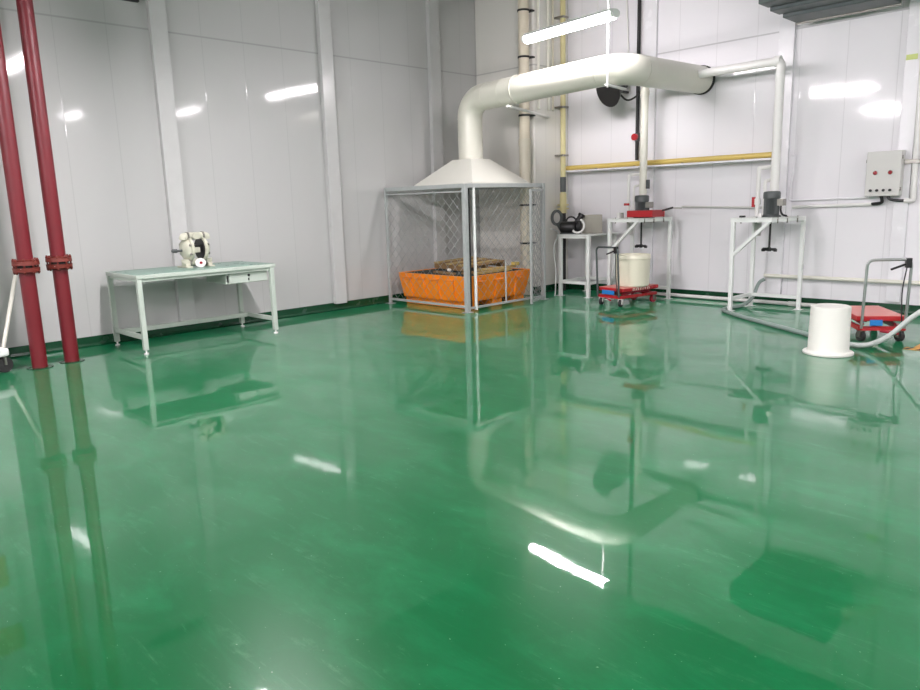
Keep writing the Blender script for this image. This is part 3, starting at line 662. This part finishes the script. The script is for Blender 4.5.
# ------------------------------------------------------------------ mixer stands
def mixer_stand(ox, oy, label):
    """three-legged white frame, local origin at the front left foot; open at the front right so a drum can roll in"""
    t = thing('mixer_stand', label, 'stand', (ox, oy, 0), 0, 'white mixer stands')
    W_, D_, Hs = 0.655, 0.58, 1.205
    for x, y in ((0, 0), (0.02, D_), (W_, D_)):
        lg = MB().box(x-0.024, x+0.024, y-0.024, y+0.024, 0.006, Hs-0.045).build('leg', 'white', t, 0.004)
        MB().box(x-0.05, x+0.05, y-0.05, y+0.05, 0.001, 0.006).build('foot_plate', 'white', lg)
    MB().prism([(-0.04, -0.03), (0.50, -0.03), (W_+0.02, D_-0.10), (W_+0.02, D_+0.03), (-0.02, D_+0.03)], Hs-0.012, Hs).build('top_plate', 'white', t, 0.003)
    k = MB().box(-0.03, 0.50, -0.022, 0.022, Hs-0.055, Hs-0.013).box(0.0, W_+0.02, D_-0.022, D_+0.022, Hs-0.055, Hs-0.013)
    k.bar((0.48, 0.0, Hs-0.034), (W_, D_-0.02, Hs-0.034), 0.042, 0.042).box(-0.02, 0.03, 0.02, D_-0.02, Hs-0.055, Hs-0.013)
    k.build('top_frame', 'white', t, 0.003)
    MB().bar((0.0, 0.0, 0.72), (0.46, 0.0, Hs-0.05), 0.04, 0.045, (0, 1, 0)).build('brace', 'white', t, 0.003)
    MB().bar((0.005, 0.022, 0.16), (0.018, D_-0.022, 0.16), 0.035, 0.045).build('side_rail', 'white', t, 0.003)
    MB().bar((0.042, D_, 0.16), (W_-0.022, D_, 0.16), 0.035, 0.045).build('rear_rail', 'white', t, 0.003)
    for bx, by in ((0.10, -0.005), (0.30, -0.005), (0.53, 0.08), (0.58, 0.25), (0.64, 0.42)):
        MB().cyl((bx, by, Hs-0.07), (bx, by, Hs+0.012), 0.009, 8).build('bolt', 'steel', t)
    return t
def motor(ox, oy, z0, label):
    t = thing('mixer_motor', label, 'motor', (ox, oy, z0), 0, 'grey mixer motors')
    k = MB(); n = 36; pr = []
    for i in range(n*2):
        a = 2*math.pi*i/(n*2); r = 0.094 if i % 2 else 0.084; pr.append((r*math.cos(a), r*math.sin(a)))
    k.prism(pr, 0.03, 0.235); k.build('finned_body', 'motor', t)
    MB().lathe([(0.120, 0.001), (0.120, 0.016), (0.098, 0.022), (0.098, 0.032)], 28).build('base_flange', 'motor', t)
    MB().lathe([(0.103, 0.232), (0.104, 0.30), (0.094, 0.318), (0.05, 0.324)], 28).build('fan_cover', 'motor', t)
    MB().box(0.085, 0.165, -0.05, 0.05, 0.14, 0.225).build('terminal_box', 'steel', t, 0.006)
    MB().tube(spline([(0.13, -0.03, 0.14), (0.135, -0.04, 0.08), (0.17, -0.06, 0.03), (0.22, -0.05, 0.012)], 6), 0.013, 8).build('cable', 'black', t)
    MB().cyl((0, 0, 0.001), (0, 0, -0.40), 0.013, 12).build('shaft', 'black', t)
    im = MB().cyl((0, 0, -0.435), (0, 0, -0.385), 0.022, 14)
    for s_ in (-1, 1):
        im.bar((s_*0.015, 0, -0.41), (s_*0.092, 0.0, -0.41), 0.055, 0.012, (0, 0.6*s_, 1))
        im.cyl((s_*0.06, 0, -0.42), (s_*0.095, 0, -0.42), 0.02, 10)
    im.build('impeller', 'black', t)
    return t
M1, M2 = (2.655, -0.87), (4.565, -0.92)
mixer_stand(M1[0], M1[1], 'left white mixer stand, with the red tray on top')
mixer_stand(M2[0], M2[1], 'right white mixer stand, without a red tray')
motor(3.02, -0.60, 1.206, 'grey mixer motor standing in the red tray, left of two')
motor(4.925, -0.64, 1.206, 'grey mixer motor on the right stand beside the tall white pipe')
# red tray: an open frame around the left motor
t = thing('drip_tray', 'red open tray around the left mixer motor with black handle', 'tray', (3.10, -0.62, 1.218))
for a in ((-0.21, 0.21, -0.17, -0.145), (-0.21, 0.21, 0.145, 0.17), (-0.21, -0.185, -0.145, 0.145), (0.185, 0.21, -0.145, 0.145)):
    MB().box(a[0], a[1], a[2], a[3], 0, 0.095).build('side', 'redp', t, 0.004)
MB().bar((0.205, 0.10, 0.085), (0.36, 0.14, 0.125), 0.03, 0.03).build('handle', 'black', t, 0.006)
MB().bar((0.36, 0.14, 0.118), (0.46, 0.20, 0.112), 0.022, 0.022).build('handle_rod', 'steel', t)
# plumbing beside each motor
def plumbing(ox, label, big):
    t = thing('supply_pipe', label, 'pipe', (ox, -0.45, 0), 0, 'white supply pipes by the mixers')
    r = 0.027 if big else 0.022
    MB().tube(bend([(0, 0, 1.215), (0, 0, 1.83), (0.14, 0.17, 1.84), (0.14, 0.17, 1.93)], 0.03), r, 12).build('pipe', 'pvc', t)
    MB().tube(bend([(0.09, 0, 1.215), (0.09, 0, 1.66), (0.14, 0.12, 1.68)], 0.03), r*0.8, 12).build('return_pipe', 'pvc', t)
    MB().cyl((0.14, 0.17, 1.86), (0.14, 0.17, 1.91), r*1.3, 12).build('coupling', 'pvc', t)
    v = MB().cyl((0, 0, 1.36), (0, 0, 1.44), r*1.5, 12).build('valve_body', 'pvc', t)
    (MB().bar((-0.05, -0.01, 1.33), (-0.05, -0.01, 1.46), 0.03, 0.04).bar((-0.05, -0.01, 1.40), (-0.02, 0, 1.40), 0.03, 0.03) if big else MB().bar((-0.075, 0, 1.40), (0.03, -0.035, 1.40), 0.02, 0.035)).build('valve_handle', 'redp', v, 0.004)
    MB().box(-0.03, 0.03, 0, 0.10, 0.95, 1.19).build('hose_tail', 'panelbox', t, 0.01)
plumbing(2.70, 'thin white supply pipe with red valve left of the left motor', False)
plumbing(4.66, 'white supply pipe with red valve left of the right motor', True)
for i, x in enumerate((2.655+0.10, 2.655+0.16)):
    tag(MB().cyl((x-0.01, -0.78, 1.206), (x-0.01, -0.78, 1.285), 0.022, 14).build('canister', 'steel' if i else 'pvc'), ('steel' if i else 'white')+' small canister on the left mixer stand, '+('nearest the red tray' if i else 'nearest the stand corner'), 'canister', 'small canisters on the stand')
tag(MB().cyl((4.86, -0.82, 1.206), (4.86, -0.82, 1.255), 0.022, 14).build('cap', 'pvc'), 'small white cap on the right mixer stand before its motor', 'cap')
tag(MB().box(4.58, 4.64, -0.80, -0.74, 1.206, 1.23).build('clamp_block', 'black', None, 0.004), 'small black clamp block on the left end of right mixer stand', 'clamp')

# ------------------------------------------------------------------ small table in the corner
t = thing('side_table', 'small white steel table in the corner carrying the black hoist', 'table', (0, 0, 0))
TX0, TX1, TY0, TY1, TZ = 1.74, 2.27, -0.86, -0.16, 0.965
for x in (TX0, TX1):
    for y in (TY0, TY1):
        lg = MB().box(x-0.025, x+0.025, y-0.025, y+0.025, 0.008, TZ-0.02).build('leg', 'white', t, 0.004)
        MB().box(x-0.05, x+0.05, y-0.05, y+0.05, 0.001, 0.008).build('foot_plate', 'white', lg)
MB().box(TX0-0.05, TX1+0.05, TY0-0.04, TY1+0.05, TZ-0.02, TZ).build('tabletop', 'white', t, 0.004)
for y in (TY0, TY1): MB().box(TX0+0.026, TX1-0.026, y-0.02, y+0.02, TZ-0.06, TZ-0.021).build('apron', 'white', t, 0.003)
for y in (TY0, TY1): MB().box(TX0+0.025, TX1-0.025, y-0.018, y+0.018, 0.20, 0.245).build('low_rail', 'white', t, 0.003)
for x in (TX0, TX1): MB().box(x-0.018, x+0.018, TY0+0.025, TY1-0.025, 0.20, 0.245).build('low_rail', 'white', t, 0.003)
tag(MB().box(-0.155, 0.155, -0.10, 0.10, 0, 0.285, Matrix.Translation((2.01, -0.40, TZ+0.001)) @ Matrix.Rotation(0.62, 4, 'Z')).build('carton', 'grey', None, 0.005), 'plain warm grey box standing on the small corner table', 'box')
t = thing('hand_pump', 'black portable pump with motor lying on the small corner table', 'pump', (1.83, -0.74, TZ+0.001), 0.35)
MB().lathe([(0.05, -0.15), (0.085, -0.14), (0.09, -0.05), (0.088, 0.06), (0.07, 0.10), (0.03, 0.12)], 22, Matrix.Translation((0, 0, 0.105)) @ Matrix.Rotation(math.pi/2, 4, 'Y')).build('motor_body', 'black', t)
MB().lathe([(0.03, 0), (0.085, 0.004), (0.09, 0.05), (0.05, 0.065)], 22, Matrix.Translation((0.12, 0, 0.115)) @ Matrix.Rotation(math.pi/2, 4, 'Y')).build('pump_head', 'black', t)
MB().box(-0.14, 0.16, -0.075, 0.075, 0, 0.02).build('base', 'motor', t, 0.004)
MB().tube(arc((0.02, 0, 0.18), (1, 0, 0), (0, 0, 1), 0.085, 0, math.pi, 10), 0.013, 10).build('carry_handle', 'black', t)
MB().cyl((0.10, 0.02, 0.17), (0.16, 0.06, 0.27), 0.045, 16).cyl((0.16, 0.06, 0.27), (0.175, 0.07, 0.30), 0.055, 16).build('filter_housing', 'black', t)
MB().tube(arc((0.15, -0.10, 0.13), (1, 0, 0), (0, 0, 1), 0.105, -math.pi*0.75, math.pi*0.35, 14), 0.016, 10).build('white_hose', 'pvc', t)
t = thing('hose_coil', 'dark hose coil leaning from the pump toward the corner casing', 'hose', (1.62, -0.80, 1.18), 0.8)
MB().tube([Vector((0.075*math.cos(a), 0, 0.105*math.sin(a)+0.04)) for a in [2*math.pi*i/24 for i in range(24)]], 0.024, 10, closed=True).build('loop', 'motor', t)
MB().cyl((0.03, 0, -0.05), (0.13, 0.02, -0.215), 0.045, 14, 0.05).build('grip', 'darksteel', t)
tag(MB().tube(spline([(1.56, -0.87, 1.05), (1.50, -0.60, 0.97), (1.52, -0.75, 0.75), (1.62, -0.83, 0.40), (1.66, -0.9, 0.02), (1.72, -0.99, 0.012)], 8), 0.010, 8).build('cable', 'whose'), 'thin pale cable hanging from the corner table down to the floor', 'cable')

# ------------------------------------------------------------------ scissor lift carts
def cart(loc, rz, label, dark):
    """local: handle end at -y, deck along +y"""
    t = thing('lift_cart', label, 'cart', loc, rz, 'red scissor lift carts')
    W_, L_ = 0.46, 0.78
    dk = MB().box(-W_/2, W_/2, -L_/2+0.03, L_/2, 0.205, 0.255).build('deck', 'redp', t, 0.008)
    MB().box(-W_/2+0.006, W_/2-0.006, -L_/2+0.036, L_/2-0.006, 0.2545, 0.258).build('deck_top', 'redtop', dk)
    k = MB()
    for x in (-W_/2+0.03, W_/2-0.03): k.box(x-0.022, x+0.022, -L_/2, L_/2-0.02, 0.115, 0.155)
    for y in (-L_/2+0.02, L_/2-0.04): k.box(-W_/2+0.052, W_/2-0.052, y-0.02, y+0.02, 0.115, 0.155)
    k.build('base_frame', 'redp', t, 0.004)
    for x in (-0.15, 0.15):
        MB().bar((x, -0.30, 0.165), (x, 0.30, 0.198), 0.02, 0.022).build('scissor_arm', 'dred', t)
        MB().bar((x*0.82, 0.30, 0.165), (x*0.82, -0.30, 0.198), 0.02, 0.022).build('scissor_arm', 'dred', t)
    for x in (-W_/2+0.05, W_/2-0.05):
        for y, sw in ((-L_/2+0.04, 0.35), (L_/2-0.06, 0)):
            Mw = Matrix.Translation((x, y, 0.055)) @ Matrix.Rotation(sw, 4, 'Z')
            wh = MB().cyl(Mw @ Vector((-0.018, 0, 0)), Mw @ Vector((0.018, 0, 0)), 0.054, 20).build('caster_wheel', 'rubber' if (dark or y < 0) else 'dred', t)
            MB().box(-0.030, -0.021, -0.025, 0.025, -0.015, 0.052, Mw).box(0.021, 0.030, -0.025, 0.025, -0.015, 0.052, Mw).box(-0.03, 0.03, -0.03, 0.03, 0.050, 0.062, Mw).build('caster_fork', 'steel' if dark or y > 0 else 'pvc', wh)
            MB().cyl(Mw @ Vector((-0.034, 0, 0)), Mw @ Vector((0.034, 0, 0)), 0.012, 10).build('axle', 'steel', wh)
    hy = -L_/2-0.02
    MB().tube(bend([(-W_/2+0.03, hy, 0.14), (-W_/2+0.03, hy-0.035, 0.83), (W_/2-0.03, hy-0.035, 0.83), (W_/2-0.03, hy, 0.14)], 0.07), 0.014, 12).build('handle', 'chrome' if dark else 'darksteel', t)
    MB().bar((W_/2-0.07, hy-0.035, 0.79), (W_/2-0.22, hy-0.05, 0.735), 0.02, 0.02).box(W_/2-0.085, W_/2-0.035, hy-0.06, hy-0.012, 0.75, 0.845).build('release_lever', 'black', t, 0.004)
    MB().tube(spline([(W_/2-0.07, hy-0.03, 0.75), (W_/2-0.085, hy-0.01, 0.5), (W_/2-0.06, hy+0.0, 0.16)], 8), 0.006, 6).build('brake_cable', 'black', t)
    MB().cyl((-0.03, -L_/2-0.03, 0.115), (0.12, -L_/2-0.10, 0.10), 0.012, 8).build('foot_pedal', 'dred', t)
    MB().box(-0.12 if dark else -0.13, 0.0 if dark else 0.10, -L_/2-0.008, -L_/2, 0.165, 0.225).build('label_plate', 'blue', t, 0.002)
    k = MB()
    for i in range(5):      # stencilled marking on the deck edge (illegible in the photo)
        y0 = -0.16+i*0.075; x = W_/2+0.0005
        k.box(x, x+0.001, y0, y0+0.05, 0.243, 0.249); k.box(x, x+0.001, y0, y0+0.014, 0.213, 0.249)
        k.box(x, x+0.001, y0+0.036, y0+0.05, 0.213, 0.249)
    k.build('marking', 'lettering', t)
    return t
cart((3.085, -1.035, 0), -0.16, 'red scissor lift cart carrying the cream drum under left mixer', False)
cart((6.455, -1.72, 0), 0.61, 'red scissor lift cart without a load beside the upturned white drum', True)

def drum(name, label, loc, prof, m):
    o = MB().lathe(prof, 40).build(name, m); o.location = loc
    return tag(o, label, 'drum')
drum('drum', 'cream plastic drum standing on the red lift cart', (3.145, -1.01, 0.2585),
     [(0.02, 0), (0.215, 0), (0.228, 0.012), (0.232, 0.05), (0.240, 0.36), (0.241, 0.385), (0.246, 0.39), (0.244, 0.440), (0.241, 0.447), (0.230, 0.447), (0.226, 0.43), (0.222, 0.05), (0.20, 0.02), (0.02, 0.02)], 'drum')
drum('drum', 'white round drum standing upside down on the floor at right', (6.47, -2.91, 0.001),
     [(0.215, 0), (0.22, 0.004), (0.22, 0.020), (0.212, 0.026), (0.186, 0.032), (0.178, 0.048), (0.172, 0.435), (0.169, 0.449), (0.158, 0.455), (0.146, 0.448), (0.02, 0.446)], 'wdrum')

# hoses on the floor
tag(MB().tube(spline([(4.70, -0.20, 0.36), (4.64, -0.24, 0.30), (4.60, -0.36, 0.10), (4.56, -0.60, 0.03), (4.50, -0.86, 0.026), (4.54, -1.06, 0.026), (4.74, -1.25, 0.026), (5.02, -1.48, 0.026), (5.4, -1.75, 0.026), (5.95, -2.13, 0.026), (6.20, -2.32, 0.026)], 8), 0.024, 12).build('hose', 'hose'),
    'grey green hose snaking over the floor from the right mixer', 'hose')
tag(MB().tube(spline([(6.235, -2.345, 0.027), (6.50, -2.48, 0.028), (6.70, -2.52, 0.05), (6.88, -2.55, 0.16), (7.08, -2.62, 0.37), (7.35, -2.72, 0.58), (7.7, -2.85, 0.80)], 8), 0.024, 12).build('hose', 'whose'),
    'white hose rising from the floor in front of the empty red cart', 'hose')
t = thing('floor_marking', 'orange and black striped tape on the floor at the right edge', 'tape', (7.0, -2.05, 0.0))
MB().box(-0.06, 0.5, -0.25, -0.13, 0.001, 0.003).box(0.0, 0.09, -0.13, 0.5, 0.001, 0.003).build('tape', 'tape', t)
k = MB()
for i in range(6): k.add([(-0.06+i*0.1, -0.25, 0.0035), (-0.02+i*0.1, -0.25, 0.0035), (0.02+i*0.1, -0.13, 0.0035), (-0.02+i*0.1, -0.13, 0.0035)], [(0, 1, 2, 3)])
k.build('stripe', 'rubber', t)

# ------------------------------------------------------------------ overhead pieces at the frame's top edge
t = thing('sheet_metal_duct', 'dark grey ribbed sheet metal duct hanging at the top right', 'duct', (4.93, -0.20, 3.64))
MB().box(0.0, 1.17, -0.42, 0.0, -0.05, 0.40).build('body', 'greymetal', t, 0.01)
MB().box(-0.04, 1.17, -0.70, -0.43, -0.01, 0.40).build('rib_section', 'greymetal', t, 0.01)
MB().box(-0.06, 1.17, -0.98, -0.71, 0.03, 0.40).build('rib_section', 'greymetal', t, 0.01)
MB().box(0.0, 1.17, 0.002, 0.03, -0.07, 0.0).build('edge_flange', 'steel', t, 0.003)
for x in (0.2, 1.1): MB().cyl((x, -0.3, 0.40), (x, -0.3, ZC-3.64-0.001), 0.01, 8).build('hanger_rod', 'steel', t)
t = thing('sprinkler_pipe', 'beige pipe with red clamp and white cap at the top right corner', 'pipe', (6.21, -0.62, 3.56))
MB().tube(bend([(-0.02, -0.30, 0.12), (0.30, -0.18, 0.02), (0.30, 0.0, -0.02)], 0.1), 0.065, 16).build('pipe', 'beige', t)
MB().box(0.0, 0.05, -0.26, -0.12, 0.05, 0.24).build('clamp', 'redp', t, 0.005)
MB().cyl((0.30, 0.0, -0.03), (0.30, 0.06, -0.05), 0.05, 16).build('cap', 'pvc', t)
MB().cyl((0.02, -0.2, 0.2), (0.02, -0.2, ZC-3.56-0.001), 0.01, 8).build('hanger_rod', 'steel', t)
t = thing('vent_grille', 'black louvred vent grille at the top left of the wall', 'vent', (0, -6.62, 3.83))
MB().box(0.001, 0.05, -0.45, 0.21, 0, 0.14).build('frame', 'black', t, 0.004)
for i in range(2): MB().box(0.05, 0.075, -0.43, 0.19, 0.03+i*0.06, 0.06+i*0.06).build('slat', 'rubber', t)
